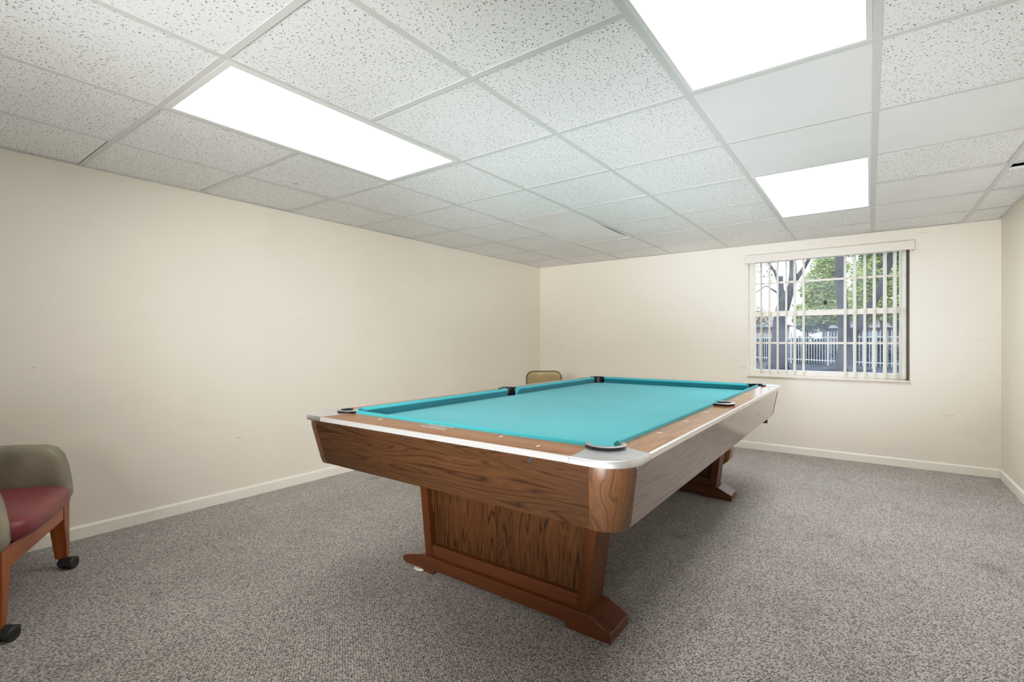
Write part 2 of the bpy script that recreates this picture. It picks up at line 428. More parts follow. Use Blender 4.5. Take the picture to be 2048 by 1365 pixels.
box(bm, FX0, 2.617, FY - 0.02, FY + 0.05, WZ0, WZ1, 0.003); box(bm, 3.806, FX1, FY - 0.02, FY + 0.05, WZ0, WZ1, 0.003)
box(bm, 2.617, 3.806, FY - 0.02, FY + 0.05, WZ0, 0.818, 0.003); box(bm, 2.617, 3.806, FY - 0.02, FY + 0.05, 1.93, WZ1, 0.003)
box(bm, 2.606, 2.625, FY - 0.012, FY + 0.03, 0.81, 1.93, 0.002)
obj('window_frame', bm, M_cream, win)
bm = B(); box(bm, 2.617, 3.806, FY - 0.028, FY + 0.03, 1.366, 1.410, 0.003); box(bm, 2.617, 3.806, FY - 0.033, FY - 0.02, 1.404, 1.418, 0.002)
for x in (3.13, 3.32): box(bm, x - 0.018, x + 0.018, FY - 0.042, FY - 0.03, 1.412, 1.423, 0.002)
obj('meeting_rail', bm, M_cream, win)
for z in (1.711, 1.094):
    bm = B(); box(bm, 2.617, 3.806, FY - 0.008, FY + 0.02, z - 0.0095, z + 0.0095, 0.002); obj('muntin', bm, M_cream, win)
bm = B(); box(bm, 2.617, 3.806, FY + 0.006, FY + 0.010, 1.40, 1.94); up_p = obj('pane', bm, M_glass, win)
bm = B(); box(bm, 2.617, 3.806, FY - 0.004, FY, 0.81, 1.38); obj('pane', bm, M_glass2, win)
bm = B(); box(bm, FX1, WX1, YB + 0.004, FY + 0.05, WZ0, WZ1, 0.001)
box(bm, 3.866, WX1 , YB - 0.001, YB + 0.02, WZ0, WZ1 - 0.01)
obj('jamb', bm, M_jamb_shade, win)
bm = B(); box(bm, WX0 - 0.001, 3.877, YB - 0.030, FY - 0.02, 0.750, 0.7655, 0.003); obj('window_sill', bm, M_cream, win)
# jagged hole knocked in the upper pane
bm = B(); n = 11
pts = [(3.243 + 0.017 * math.cos(a) * r, 1.487 + 0.021 * math.sin(a) * r) for a, r in ((2*PI*k/n, random.uniform(0.65, 1.15)) for k in range(n))]
prism(bm, pts, FY + 0.002, FY + 0.006, 'xz')
hole = obj('broken_hole', bm, simple('hole_dark', (0.03, 0.03, 0.008), 0.8), up_p)

# vertical blind
vb = thing('vertical_blind', 'cream vertical window blind with a valance and parted vanes', 'window blind', (3.22, YB, 0))
def LX(x): return x - 3.22
bm = B()
vz0, vz1 = 1.909, 1.987
box(bm, LX(2.553), LX(3.904), -0.088, -0.080, vz0, vz1, 0.002)
box(bm, LX(2.553), LX(2.561), -0.080, -0.001, vz0, vz1, 0.002); box(bm, LX(3.896), LX(3.904), -0.080, -0.001, vz0, vz1, 0.002)
box(bm, LX(2.561), LX(3.896), -0.080, -0.001, vz1 - 0.008, vz1)
obj('valance', bm, simple('valance_vinyl', (0.70, 0.65, 0.575), 0.4, var=0.02), vb)
bm = B(); box(bm, LX(2.575), LX(3.885), -0.062, -0.022, 1.945, 1.975, 0.002); obj('head_rail', bm, M_white, vb)
tilt = math.radians(21)
for k, x in enumerate((2.700, 2.775, 2.848, 2.923, 2.996, 3.071, 3.404, 3.477, 3.552, 3.622, 3.698, 3.768, 3.834)):
    bm = B(); ang = tilt + random.uniform(-0.04, 0.04) + (-0.12 if k > 5 else -0.03)
    w = 0.044; ys = [-1 + 2 * q / 8 for q in range(9)]
    ring = []
    for s in ys:      # gentle crown across the vane
        lx = 0.0035 * (1 - s * s); ly = s * w
        ring.append((lx, ly))
    prof = ring + [(a + 0.0012, b_) for a, b_ in ring[::-1]]
    ca, sa = math.cos(ang), math.sin(ang)
    # long side of the vane leans from lower-left (room) to upper-right
    prof = [(LX(x) + a * ca - b_ * sa * 1, -0.042 + a * sa + b_ * ca) for a, b_ in prof]
    z0 = 0.785
    loft(bm, [[(a, b_, z) for a, b_ in prof] for z in (z0, 1.946)])
    obj('vane', bm, M_vane, vb, auto=50)
bm = B(); tube(bm, [(LX(2.582), -0.06, 1.93), (LX(2.583), -0.055, 1.5), (LX(2.580), -0.052, 1.22), (LX(2.592), -0.052, 1.13), (LX(2.587), -0.052, 1.00)], 0.0018, 6)
obj('cord', bm, M_white, vb)

# ------------------------------------------------------------------ pool table
TX0, TX1, TY0, TY1 = 1.497, 3.067, 1.212, 4.145
TCX, TCY = (TX0 + TX1) / 2, (TY0 + TY1) / 2
ZT, ZB = 0.7845, 0.746
SW, EW = 0.122, 0.160            # wooden top width: long rails, end rails
SN, EN = 0.150, 0.186            # to cushion nose
table = thing('pool_table', 'wood-grain pool table with teal cloth and metal corner caps', 'pool table', (TCX, TCY, 0), 0.005)
def TL_(p): return (p[0] - TCX, p[1] - TCY)
hw, hl = (TX1 - TX0) / 2, (TY1 - TY0) / 2
SG = [(1, -1), (-1, -1), (1, 1), (-1, 1)]      # corners: near right, near left, far right, far left
PR = 0.055                                     # pocket radius
PC = (0.143, 0.180)                            # pocket centre from the outer corner
MPC = 0.095                                    # side pocket centre from the outer edge
MPR = 0.056
def corner_pt(sx, sy, u, v): return (sx * (hw - u), sy * (hl - v))
# pocket arc endpoints on wood line
def arc(cx, cy, r, a0, a1, n): return [(cx + r * math.cos(a0 + (a1 - a0) * k / n), cy + r * math.sin(a0 + (a1 - a0) * k / n)) for k in range(n + 1)]
cu, cv = PC
# point A lies toward +u (end rail side, v ~ EW), B toward +v (long rail side, u ~ SW)
angA = math.atan2(EW - cv, math.sqrt(max(1e-6, PR**2 - (EW - cv)**2)))      # v = EW
angB = math.atan2(math.sqrt(max(1e-6, PR**2 - (SW - cu)**2)), SW - cu)
pocket_arc = arc(cu, cv, PR, angA, angB - 2 * PI, 22)     # sweeps round the corner side
capA = (0.172, 0.0); capB = (0.0, 0.176)
def qcurve(p, q, bulge, n=6):
    px, py = p; qx, qy = q; mx_, my_ = (px + qx) / 2, (py + qy) / 2
    dx, dy = qx - px, qy - py; nx_, ny_ = -dy, dx
    c = (mx_ + nx_ * bulge, my_ + ny_ * bulge)
    return [((1-t)**2*px + 2*t*(1-t)*c[0] + t*t*qx, (1-t)**2*py + 2*t*(1-t)*c[1] + t*t*qy) for t in [k / n for k in range(n + 1)]]
edgeA = qcurve(capA, pocket_arc[0], 0.10)[:-1]
edgeB = qcurve(pocket_arc[-1], capB, 0.10)[1:]
CR = 0.100
outer = arc(CR, CR, CR, PI, 1.5 * PI, 12)        # from (0,CR) to (CR,0)
cap_poly = edgeA + pocket_arc + edgeB + outer
def uvp(sx, sy, poly): return [corner_pt(sx, sy, u, v) for u, v in poly]

for sx, sy in SG:
    # metal cap: flat top plus rounded skirt
    bm = B(); prism(bm, uvp(sx, sy, cap_poly), ZT - 0.010, ZT + 0.0015)
    sk = [capB] + outer + [capA]
    def off(poly, d):   # shift the outer edge outwards
        out = []
        for (u, v) in poly:
            if v <= 1e-9 and u >= CR: out.append((u, v - d))
            elif u <= 1e-9 and v >= CR: out.append((u - d, v))
            else:
                w_ = Vector((u - CR, v - CR)).normalized(); out.append((u + w_.x * d, v + w_.y * d))
        return out
    rings = []
    for d, z in ((-0.006, ZT - 0.001), (-0.006, ZT + 0.0025), (-0.002, ZT + 0.0025), (0.001, ZT - 0.001), (0.004, ZT - 0.0155), (0.003, ZT - 0.018), (-0.008, ZT - 0.018)):
        rings.append([(*corner_pt(sx, sy, u, v), z) for u, v in off(sk, d)])
    loft(bm, rings, close_ring=False)
    bmesh.ops.recalc_face_normals(bm, faces=bm.faces)
    c = obj('corner_cap', bm, M_alu, table, auto=35); c['label'] = 'polished metal corner cap'
    # rounded wooden corner post, narrowing downwards
    bm = B(); rings = []
    nB = 8
    for k in range(nB + 1):
        t = k / nB; z = 0.762 - t * (0.762 - 0.568)
        if k == 0: off_ = 0.014
        else: off_ = 0.010
        du = off_ + t * 0.034; dv = off_ + t * 0.046
        if k == nB: du += 0.002; dv += 0.002
        ju, jv = 0.110 + du * 0.6, 0.100 + dv * 0.6
        Ra = min(ju - du, jv - dv) - 0.002
        pl = [(ju, dv), (ju, dv + 0.02), (du + 0.02, jv), (du, jv)] + \
             [(du + Ra + Ra * math.cos(a), dv + Ra + Ra * math.sin(a)) for a in [PI + PI / 2 * q / 10 for q in range(11)]]
        rings.append([(*corner_pt(sx, sy, u, v), z) for u, v in pl])
    loft(bm, rings); obj('corner_post', bm, M_wood_z, table, auto=40)

# apron panels (leaning inwards toward the floor)
def apron(pts_top, pts_bot, mat, name, nrm, t=0.02, zt=0.764, zb=0.570):
    bm = B(); n = Vector((*nrm, 0))
    A = [Vector((*p, zt)) for p in pts_top]; Bb = [Vector((*p, zb)) for p in pts_bot]
    loft(bm, [[A[0], A[1], A[1] - n * t, A[0] - n * t], [Bb[0], Bb[1], Bb[1] - n * t, Bb[0] - n * t]])
    return obj(name, bm, mat, table)
def side_bot(sx): return 0.034
for sy in (-1, 1):
    yT, yB_ = sy * (hl - 0.011), sy * (hl - 0.011 - 0.046)
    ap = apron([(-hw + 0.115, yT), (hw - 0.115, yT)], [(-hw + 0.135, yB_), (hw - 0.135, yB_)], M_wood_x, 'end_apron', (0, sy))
for sx in (-1, 1):
    xT, xB_ = sx * (hw - 0.0115), sx * (hw - 0.0115 - side_bot(sx))
    apron([(xT, -hl + 0.105), (xT, hl - 0.105)], [(xB_, -hl + 0.132), (xB_, hl - 0.132)], M_wood_y_lit, 'side_apron', (sx, 0))
# black strip standing in for the shadow line between trim and apron + underside
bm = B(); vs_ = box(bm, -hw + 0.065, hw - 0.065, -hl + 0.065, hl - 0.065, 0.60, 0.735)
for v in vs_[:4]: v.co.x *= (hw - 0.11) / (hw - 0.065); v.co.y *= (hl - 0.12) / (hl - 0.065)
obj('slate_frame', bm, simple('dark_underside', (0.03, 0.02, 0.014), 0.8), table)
bm = B()
box(bm, -hw + 0.016, hw - 0.016, -hl + 0.0115, -hl + 0.06, 0.7635, 0.776); box(bm, -hw + 0.016, hw - 0.016, hl - 0.06, hl - 0.0115, 0.7635, 0.776)
box(bm, -hw + 0.012, -hw + 0.05, -hl + 0.09, hl - 0.09, 0.7635, 0.776); box(bm, hw - 0.05, hw - 0.012, -hl + 0.09, hl - 0.09, 0.7635, 0.776)
for v in bm.verts:      # keep square corners inside the rounded caps
    if abs(abs(v.co.x) - (hw - 0.016)) < 1e-4 and abs(abs(v.co.y) - (hl - 0.0115)) < 1e-4:
        v.co.x *= (hw - 0.090) / (hw - 0.016)
obj('shadow_strip', bm, M_rubber, table)

# wooden rail tops
endL = capA[0]; 
for sy in (-1, 1):
    left = [corner_pt(-1, sy, u, v) for u, v in edgeA + [pocket_arc[0]]]
    right = [corner_pt(1, sy, u, v) for u, v in edgeA + [pocket_arc[0]]]
    poly = left + right[::-1]
    poly[0] = (poly[0][0], poly[0][1] - sy * 0.004); poly[-1] = (poly[-1][0], poly[-1][1] - sy * 0.004)
    bm = B(); prism(bm, poly, ZT - 0.015, ZT); obj('rail_top', bm, M_top_x, table)
for sx in (-1, 1):
    a = [corner_pt(sx, -1, u, v) for u, v in [pocket_arc[-1]] + edgeB]
    c = [corner_pt(sx, 1, u, v) for u, v in [pocket_arc[-1]] + edgeB]
    xo = sx * (hw - 0.004); xi = sx * (hw - SW); xp = sx * (hw - MPC)
    dyp = math.sqrt(MPR**2 - (SW - MPC)**2)
    th = math.atan2(dyp, SW - MPC)
    pk = []
    for k in range(17):
        a_ = th + (2 * PI - 2 * th) * k / 16          # angle from inward direction
        pk.append((sx * (hw - MPC - MPR * math.cos(a_)), -MPR * math.sin(a_)))
    pk = sorted(pk, key=lambda p: 0)
    # pk runs from y=-dyp side ... to +dyp side round the outer side
    poly = a[::-1] + pk + c
    poly[0] = (xo, poly[0][1]); poly[-1] = (xo, poly[-1][1])
    bm = B(); prism(bm, poly, ZT - 0.015, ZT); obj('rail_top', bm, M_top_y, table)

# metal edge trim
M_trim_end_dim = simple('satin_trim_dimmed', (0.36, 0.345, 0.325), 0.36, 0.15, var=0.02)  # end trim colour darkened to offset the stronger light it gets
def trim(p0, p1, nrm, m_):
    bm = B(); n = Vector((*nrm, 0)); rings = []
    prof = ((-0.007, ZT - 0.004), (-0.007, ZT + 0.0012), (-0.003, ZT + 0.0018), (0.0008, ZT - 0.001), (0.003, ZT - 0.0155), (0.001, ZT - 0.0175), (-0.010, ZT - 0.0175))
    for p in (p0, p1): rings.append([Vector((*p, 0)) + n * a + Vector((0, 0, z)) for a, z in prof])
    loft(bm, rings); obj('edge_trim', bm, m_, table, auto=25)
g_ = 0.0012
for sy in (-1, 1): trim((-hw + capA[0] + g_, sy * hl), (hw - capA[0] - g_, sy * hl), (0, sy), M_trim_end_dim)
for sx in (-1, 1): trim((sx * hw, -hl + capB[1] + g_), (sx * hw, hl - capB[1] - g_), (sx, 0), M_trim)

# cushions: profile in (distance from outer edge, z)
def cushion(p0, p1, nrm, woodw, nose, cut0, cut1):
    """p0,p1 ends along the wood edge; nrm points inwards; cut = how far the nose pulls back at each end"""
    p0, p1 = Vector((*p0, 0)), Vector((*p1, 0)); d = (p1 - p0).normalized(); n = Vector((*nrm, 0)); D = nose - woodw
    prof = [(0.0, ZT - 0.004), (0.0005, ZT + 0.004), (0.003, ZT + 0.0105), (0.008, ZT + 0.0130), (D * 0.6, ZT + 0.0070), (D - 0.001, ZT + 0.0005), (D, ZT - 0.003),
            (D - 0.004, ZT - 0.012), (D - 0.020, ZB - 0.001), (0.0, ZB - 0.001)]
    bm = B(); rings = []
    ts = [(p0, cut0, 1), (p1, cut1, -1)]
    for s in (0, 1):
        p, cut, sg = ts[s]
        ring = []
        for a, z in prof: ring.append(p + n * a + d * sg * cut * (a / D) + Vector((0, 0, z)))
        rings.append(ring)
    loft(bm, rings)
    bmesh.ops.bevel(bm, geom=[e for e in bm.edges if len(e.link_faces) == 2 and e.calc_face_angle(0) > 1.0 and abs((e.verts[0].co - e.verts[1].co).dot(d)) < D], offset=0.003, segments=2, affect='EDGES')
    o = obj('cushion', bm, [M_cush, M_nose_shade], table, auto=40)
    for p in o.data.polygons:            # nose side takes the darker cloth, its shade painted in
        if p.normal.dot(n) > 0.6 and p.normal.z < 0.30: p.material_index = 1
aU = pocket_arc[0][0]; bV = pocket_arc[-1][1]
for sy in (-1, 1):
    y = sy * (hl - EW); cushion((-hw + aU, y), (hw - aU, y), (0, -sy), EW, EN, 0.020, 0.020)
dyp = math.sqrt(MPR**2 - (SW - MPC)**2)
for sx in (-1, 1):
    x = sx * (hw - SW)
    cushion((x, -hl + bV), (x, -dyp), (-sx, 0), SW, SN, 0.022, 0.012)
    cushion((x, dyp), (x, hl - bV), (-sx, 0), SW, SN, 0.012, 0.022)

# cloth bed with real pocket mouths
bm = B()
xs, ys = hw - SW - 0.004, hl - EW - 0.004
poly = []
def bed_corner(sx, sy):
    pts = [(cu + PR * 0.93 * math.cos(a), cv + PR * 0.93 * math.sin(a)) for a in [0.15 + (1.42 - 0.15) * k / 12 for k in range(13)]]
    inner = []
    # pocket cut: circle portion that bites into the bed corner
    a0 = math.asin(max(-1, min(1, (EW + 0.004 - cv) / (PR * 0.93)))); a1 = math.acos(max(-1, min(1, (SW + 0.004 - cu) / (PR * 0.93))))
    return [corner_pt(sx, sy, cu + PR * 0.93 * math.cos(a0 + (a1 - a0) * k / 14), cv + PR * 0.93 * math.sin(a0 + (a1 - a0) * k / 14)) for k in range(15)]
def side_bite(sx):
    r = MPR * 0.93; th = math.asin(0) ; out = []
    c0 = (SW + 0.004 - MPC) / r; a0 = math.acos(max(-1, min(1, c0)))
    for k in range(13):
        a = -a0 + 2 * a0 * k / 12
        out.append((sx * (hw - MPC - r * math.cos(a)), r * math.sin(a)))
    return out
poly += bed_corner(-1, -1)[::-1]      # from left side going to the end
poly += bed_corner(1, -1)
poly += side_bite(1)
poly += bed_corner(1, 1)[::-1]
poly += bed_corner(-1, 1)
poly += side_bite(-1)[::-1]
prism(bm, poly, ZB - 0.012, ZB)
for f in list(bm.faces):
    if len(f.verts) > 20: pass
obj('bed_cloth', bm, M_cloth, table)

# pockets: black bucket plus a raised rim
def pocket(cx, cy, r, inward, span, name='pocket', rise=0.0135):
    bm = B(); n = 26; a_in = math.atan2(inward[1], inward[0])
    rings = []
    for rr, z in ((r + 0.001, ZT - 0.002), (r - 0.004, ZT + 0.001), (r - 0.006, ZT - 0.02), (r - 0.008, ZB - 0.03), (r - 0.012, ZB - 0.12)):
        rings.append([(cx + rr * math.cos(a_in + span / 2 + (2 * PI - span) * k / n), cy + rr * math.sin(a_in + span / 2 + (2 * PI - span) * k / n), z) for k in range(n + 1)])
    loft(bm, rings, close_ring=False)
    # deep cup
    cup = []
    for rr, z in ((r - 0.003, ZB - 0.014), (r - 0.008, ZB - 0.13), (0.01, ZB - 0.135)):
        cup.append([(cx + rr * math.cos(2*PI*k/24), cy + rr * math.sin(2*PI*k/24), z) for k in range(24)])
    loft(bm, cup, True, False)
    o = obj(name, bm, M_rubber, table, auto=50)
    bm = B(); rr = r + 0.002
    pts = [(cx + rr * math.cos(a_in + span / 2 + (2 * PI - span) * k / n), cy + rr * math.sin(a_in + span / 2 + (2 * PI - span) * k / n)) for k in range(n + 1)]
    ring = []
    for i, (x, y) in enumerate(pts):
        dv = Vector((x - cx, y - cy, 0)).normalized(); p = Vector((x, y, 0))
        prof = ((-0.007, ZT - 0.004), (-0.007, ZT + rise - 0.002), (-0.003, ZT + rise), (0.004, ZT + rise), (0.009, ZT + rise - 0.0025), (0.0085, ZT + rise - 0.006), (0.005, ZT + 0.0005))
        ring.append([p + dv * a + Vector((0, 0, z)) for a, z in prof])
    loft(bm, ring)
    rm = obj('rim', bm, [M_rubber, M_rim], o, auto=35)
    for pgon in rm.data.polygons:
        if pgon.normal.z > 0.25 and pgon.center.z > ZT + rise - 0.004: pgon.material_index = 1
for sx, sy in SG:
    cx, cy = corner_pt(sx, sy, cu, cv); inw = Vector((-sx * 0.48, -sy * 0.87)).normalized()
    pocket(cx, cy, PR - 0.002, inw, math.radians(152))
for sx in (-1, 1): pocket(sx * (hw - MPC), 0.0, MPR - 0.002, (-sx, 0), math.radians(128))

# pearl sights on the rails
def sight(x, y, along_x):
    bm = B(); a, b_ = (0.0028, 0.009) if along_x else (0.009, 0.0028)
    box(bm, x - a, x + a, y - b_, y + b_, ZT - 0.001, ZT + 0.0007); obj('rail_sight', bm, M_sight, table)
for sy in (-1, 1):
    for k in (-1, 0, 1):
        if sy == -1 and k == 0: continue
        sight(k * 0.320 - 0.045, sy * (hl - 0.125), True)
sight(2.745 - TCX, -(hl - 0.070), True)
for sx in (-1, 1):
    for k in (1, 2, 3):
        for s in (-1, 1): sight(sx * (hw - 0.088), s * k * 0.318, False)
# nameplate
bm = B(); px, py = 2.252 - TCX, 1.335 - TCY
box(bm, px - 0.068, px + 0.068, py - 0.024, py + 0.024, ZT - 0.001, ZT + 0.0020, 0.0008)
npl = obj('nameplate', bm, M_plate, table)
bm = B()
for a in ((px - 0.068, px + 0.068, py - 0.0242, py - 0.0228), (px - 0.068, px + 0.068, py + 0.0228, py + 0.0242), (px - 0.0685, px - 0.0670, py - 0.024, py + 0.024), (px + 0.0670, px + 0.0685, py - 0.024, py + 0.024)):
    box(bm, *a, ZT + 0.001, ZT + 0.0032)
M_let = simple('raised_lettering', (0.42, 0.40, 0.37), 0.5)
obj('border', bm, M_let, npl)
bm = B(); pts = []
for k in range(90):
    t = k / 89
    pts.append((px - 0.044 + 0.088 * t + 0.0018 * math.cos(k * 0.9), py + (0.0065 if k < 8 or 30 < k < 36 else 0.0035) * math.sin(k * 0.9 + 0.4), ZT + 0.0025))
tube(bm, pts, 0.0006, 5); obj('lettering', bm, M_let, npl)
# recessed ring bolts on the aprons
def ring_bolt(x, z):
    bm = B(); yy_ = -(hl - 0.011 - 0.046 * (0.764 - z) / 0.194) - 0.0002
    c = [(x + 0.0055 * math.cos(2*PI*k/18), yy_ - 0.0012, z + 0.0055 * math.sin(2*PI*k/18)) for k in range(18)]
    rings = []
    for rr, dy in ((0.0085, 0.0), (0.0082, -0.0026), (0.0056, -0.0026), (0.005, 0.001)):
        rings.append([(x + rr * math.cos(2*PI*k/20), yy_ + dy, z + rr * math.sin(2*PI*k/20)) for k in range(20)])
    loft(bm, rings, True, False)
    o = obj('ring_bolt', bm, M_chrome, table, auto=30)
    bm = B(); tube(bm, [(x, yy_ + 0.002, z), (x, yy_ - 0.0008, z)], 0.0051, 16); obj('bore', bm, M_rubber, o)
ring_bolt(2.193 - TCX, 0.755); ring_bolt(2.752 - TCX, 0.752)

# pedestals (near one at y 1.66.., far one at y 3.62..)
def pedestal(y0, face):
    """y0: y of the outer face, face=-1 faces the camera end, +1 the far end; built in table space"""
    ped = bpy.data.objects.new('pedestal', None); COL.objects.link(ped); ped.parent = table
    D = 0.150
    def Y(d): return (y0 + d) - TCY if face < 0 else (y0 - d) - TCY
    def X(x): return x - TCX
    ztop = 0.58; zf = 0.082
    xl0, xl1 = 1.845, 1.785; xr0, xr1 = 2.716, 2.783     # outer edges at foot level and at the top
    def slant(xa, xb, z): return xa + (xb - xa) * (z - zf) / (ztop - zf)
    # corner stiles
    for s, (a0, a1) in ((-1, (xl0, xl1)), (1, (xr0, xr1))):
        w = 0.045
        for d0, d1 in ((0.006, D - 0.006),):
            bm = B()
            pts = [(X(a0), zf - 0.004), (X(a1), ztop), (X(a1 - s * w), ztop), (X(a0 - s * w), zf - 0.004)]
            prism(bm, pts, min(Y(d0), Y(d1)), max(Y(d0), Y(d1)), 'xz', 0.002)
            obj('stile', bm, M_stile, ped)
    # inset panel, both faces
    for d0, d1 in ((0.034, 0.044), (D - 0.044, D - 0.034)):
        bm = B()
        prism(bm, [(X(xl0 + 0.044), 0.10), (X(xl1 + 0.044), ztop), (X(xr1 - 0.044), ztop), (X(xr0 - 0.044), 0.10)], min(Y(d0), Y(d1)), max(Y(d0), Y(d1)), 'xz')
        obj('panel', bm, M_panel, ped)
    # bottom rail
    bm = B()
    prism(bm, [(X(xl0 + 0.043), zf - 0.004), (X(xl0 + 0.040), 0.134), (X(xr0 - 0.040), 0.134), (X(xr0 - 0.043), zf - 0.004)], min(Y(0.010), Y(D - 0.010)), max(Y(0.010), Y(D - 0.010)), 'xz', 0.003)
    obj('bottom_rail', bm, M_foot, ped)
    # sled foot
    bm = B(); x0, x1 = 1.700, 2.822
    pts = [(x0 + 0.02, 0.012), (x0 + 0.14, 0.010), (x0 + 0.15, 0.0), (x0 + 0.21, 0.0), (x0 + 0.22, 0.022), (x1 - 0.20, 0.022), (x1 - 0.185, 0.0), (x1, 0.0), (x1, 0.038), (x1 - 0.018, 0.046), (xr0 + 0.018, 0.080), (xl0 - 0.018, 0.080), (x0 + 0.018, 0.050), (x0, 0.040), (x0, 0.024)]
    prism(bm, [(X(a), b_) for a, b_ in pts], min(Y(-0.010), Y(D + 0.006)), max(Y(-0.010), Y(D + 0.006)), 'xz', 0.0025)
    obj('foot', bm, M_foot, ped)
    # white levelling discs
    for xx_, dd in ((1.812, 0.016), (2.74, 0.07)):
        bm = B(); cyl(bm, (X(xx_), Y(dd), 0.0005), (X(xx_), Y(dd), 0.010), 0.038, 28); o = obj('levelling_disc', bm, M_sight, ped); o['label'] = 'white round levelling disc'
pedestal(1.660, -1)
pedestal(3.780, 1)
# wooden ball return hanging under the far end, and a small black bumper
bm = B(); pts = [(2.60, 0.60), (2.745, 0.60), (2.757, 0.27), (2.745, 0.215), (2.705, 0.18), (2.60, 0.175)]
prism(bm, [(a - TCX, b_) for a, b_ in pts], 3.90 - TCY, 4.02 - TCY, 'xz', 0.006)
obj('ball_return', bm, wood('amber_wood', 2, (0.16, 0.05, 0.012), (0.30, 0.12, 0.03), (0.42, 0.2, 0.06), 0.25, coat=0.5), table, auto=40)
bm = B(); cyl(bm, (2.99 - TCX, 3.90 - TCY, 0.60), (2.99 - TCX, 3.90 - TCY, 0.525), 0.016, 16); obj('bumper', bm, M_rubber, table, auto=40)

# ------------------------------------------------------------------ armchair at the left edge
M_olive = simple('olive_leather', (0.25, 0.225, 0.165), 0.40, var=0.35, vscale=6, bmp=0.6, bscale=18)
M_burg = simple('burgundy_leather', (0.22, 0.036, 0.042), 0.36, var=0.15, vscale=9, bmp=0.45, bscale=22)
M_cherry = wood('cherry_wood', 2, (0.22, 0.045, 0.008), (0.36, 0.085, 0.0142), (0.44, 0.125, 0.026), 0.3, 1, 4, coat=0.1, fine=0.2, spec=0.35)
M_cherry_x = wood('cherry_wood_rail', 0, (0.22, 0.045, 0.008), (0.36, 0.085, 0.0142), (0.44, 0.125, 0.026), 0.3, 1, 4, coat=0.1, fine=0.2, spec=0.35)
M_caster = simple('caster_plastic', (0.03, 0.03, 0.032), 0.4, var=0.1)
arm = thing('armchair', 'olive and burgundy leather armchair with cherry wood legs on casters', 'armchair', (0.692, 0.471, 0), -math.atan2(0.45, 0.89))
def rbox(bm, x0, x1, y0, y1, z0, z1, r, seg=5): box(bm, x0, x1, y0, y1, z0, z1, r, seg)
for s in (-1, 1):
    for fr in (1, 0):
        bm = B(); yc = 0.0 if fr else -0.60
        bend = 0.0 if fr else -0.05
        rings = []
        for z, wi, dy in ((0.338, 0.078, 0), (0.25, 0.076, 0), (0.052, 0.042, bend)):
            xo = s * 0.352; xi = xo - s * wi
            y1_ = yc + 0.026 + dy; y0_ = y1_ - (0.060 if z > 0.2 else 0.044)
            rings.append([(xo, y1_, z), (xi, y1_, z), (xi, y0_, z), (xo, y0_, z)])
        loft(bm, rings)
        bmesh.ops.bevel(bm, geom=list(bm.edges), offset=0.003, segments=2, affect='EDGES')
        lg = obj('leg', bm, M_cherry, arm)
        # caster
        bm = B(); cxx, cyy = s * 0.330, yc + 0.004 + bend
        rot = math.radians(62)
        ax = Vector((math.cos(rot), math.sin(rot), 0)); c0 = Vector((cxx, cyy + 0.022, 0.0275)) + ax * 0.006 + Vector((0.012 if s < 0 else 0, 0, 0))
        for q0, q1 in ((-0.034, -0.005), (0.005, 0.034)):
            tube(bm, [c0 + ax * q0, c0 + ax * (q0 + 0.004), c0 + ax * (q1 - 0.004), c0 + ax * q1], [0.022, 0.0265, 0.0265, 0.022], 24)
        tube(bm, [c0 - ax * 0.007, c0 + ax * 0.007], 0.018, 16)
        cyl(bm, (cxx, cyy + 0.008, 0.03), (cxx, cyy + 0.002, 0.058), 0.006, 10)
        # hood over the wheels
        up = Vector((0, 0, 1)); sd = ax.cross(up)
        rings = []
        for q in (-0.030, 0.030):
            rings.append([c0 + ax * q + (sd * math.cos(a) + up * math.sin(a)) * 0.0300 for a in [(-0.1 + PI * 0.9 * k / 10) for k in range(11)]] + [c0 + ax * q + (sd * math.cos(a) + up * math.sin(a)) * 0.0272 for a in [(-0.1 + PI * 0.9 * k / 10) for k in range(10, -1, -1)]])
        loft(bm, rings)
        obj('caster', bm, M_caster, lg, auto=40)
bm = B(); rbox(bm, -0.276, 0.276, -0.004, 0.024, 0.252, 0.336, 0.003, 2); rbox(bm, -0.276, 0.276, -0.63, -0.60, 0.252, 0.336, 0.003, 2)
for s in (-1, 1): rbox(bm, min(s*0.345, s*0.317), max(s*0.345, s*0.317), -0.60, -0.034, 0.252, 0.336, 0.003, 2)
obj('seat_frame', bm, M_cherry_x, arm)
# seat cushion with a domed top and rolled front
bm = B(); n1, n2 = 20, 22; V = {}
def sq(t, p): return math.copysign(abs(t) ** p, t)
for a in range(n1 + 1):
    th = -PI / 2 + PI * a / n1
    for b_ in range(n2 * 2):
        ph = 2 * PI * b_ / (n2 * 2)
        cx_ = sq(math.cos(th), 0.35) * sq(math.cos(ph), 0.28); cy_ = sq(math.cos(th), 0.35) * sq(math.sin(ph), 0.30); cz_ = sq(math.sin(th), 0.60)
        x = 0.285 * cx_; y = -0.255 + 0.330 * cy_; z = 0.379 + 0.056 * cz_ + (0.022 * (1 - (x / 0.3) ** 2) * (1 - ((y + 0.26) / 0.34) ** 2) if cz_ > 0 else 0)
        V[a, b_] = bm.verts.new((x, y, z))
for a in range(n1):
    for b_ in range(n2 * 2):
        c = (b_ + 1) % (n2 * 2)
        bm.faces.new((V[a, b_], V[a, c], V[a+1, c], V[a+1, b_]))
bmesh.ops.remove_doubles(bm, verts=bm.verts, dist=1e-5)
seat = obj('seat_cushion', bm, M_burg, arm, smooth=True); seat['label'] = 'burgundy leather seat cushion'
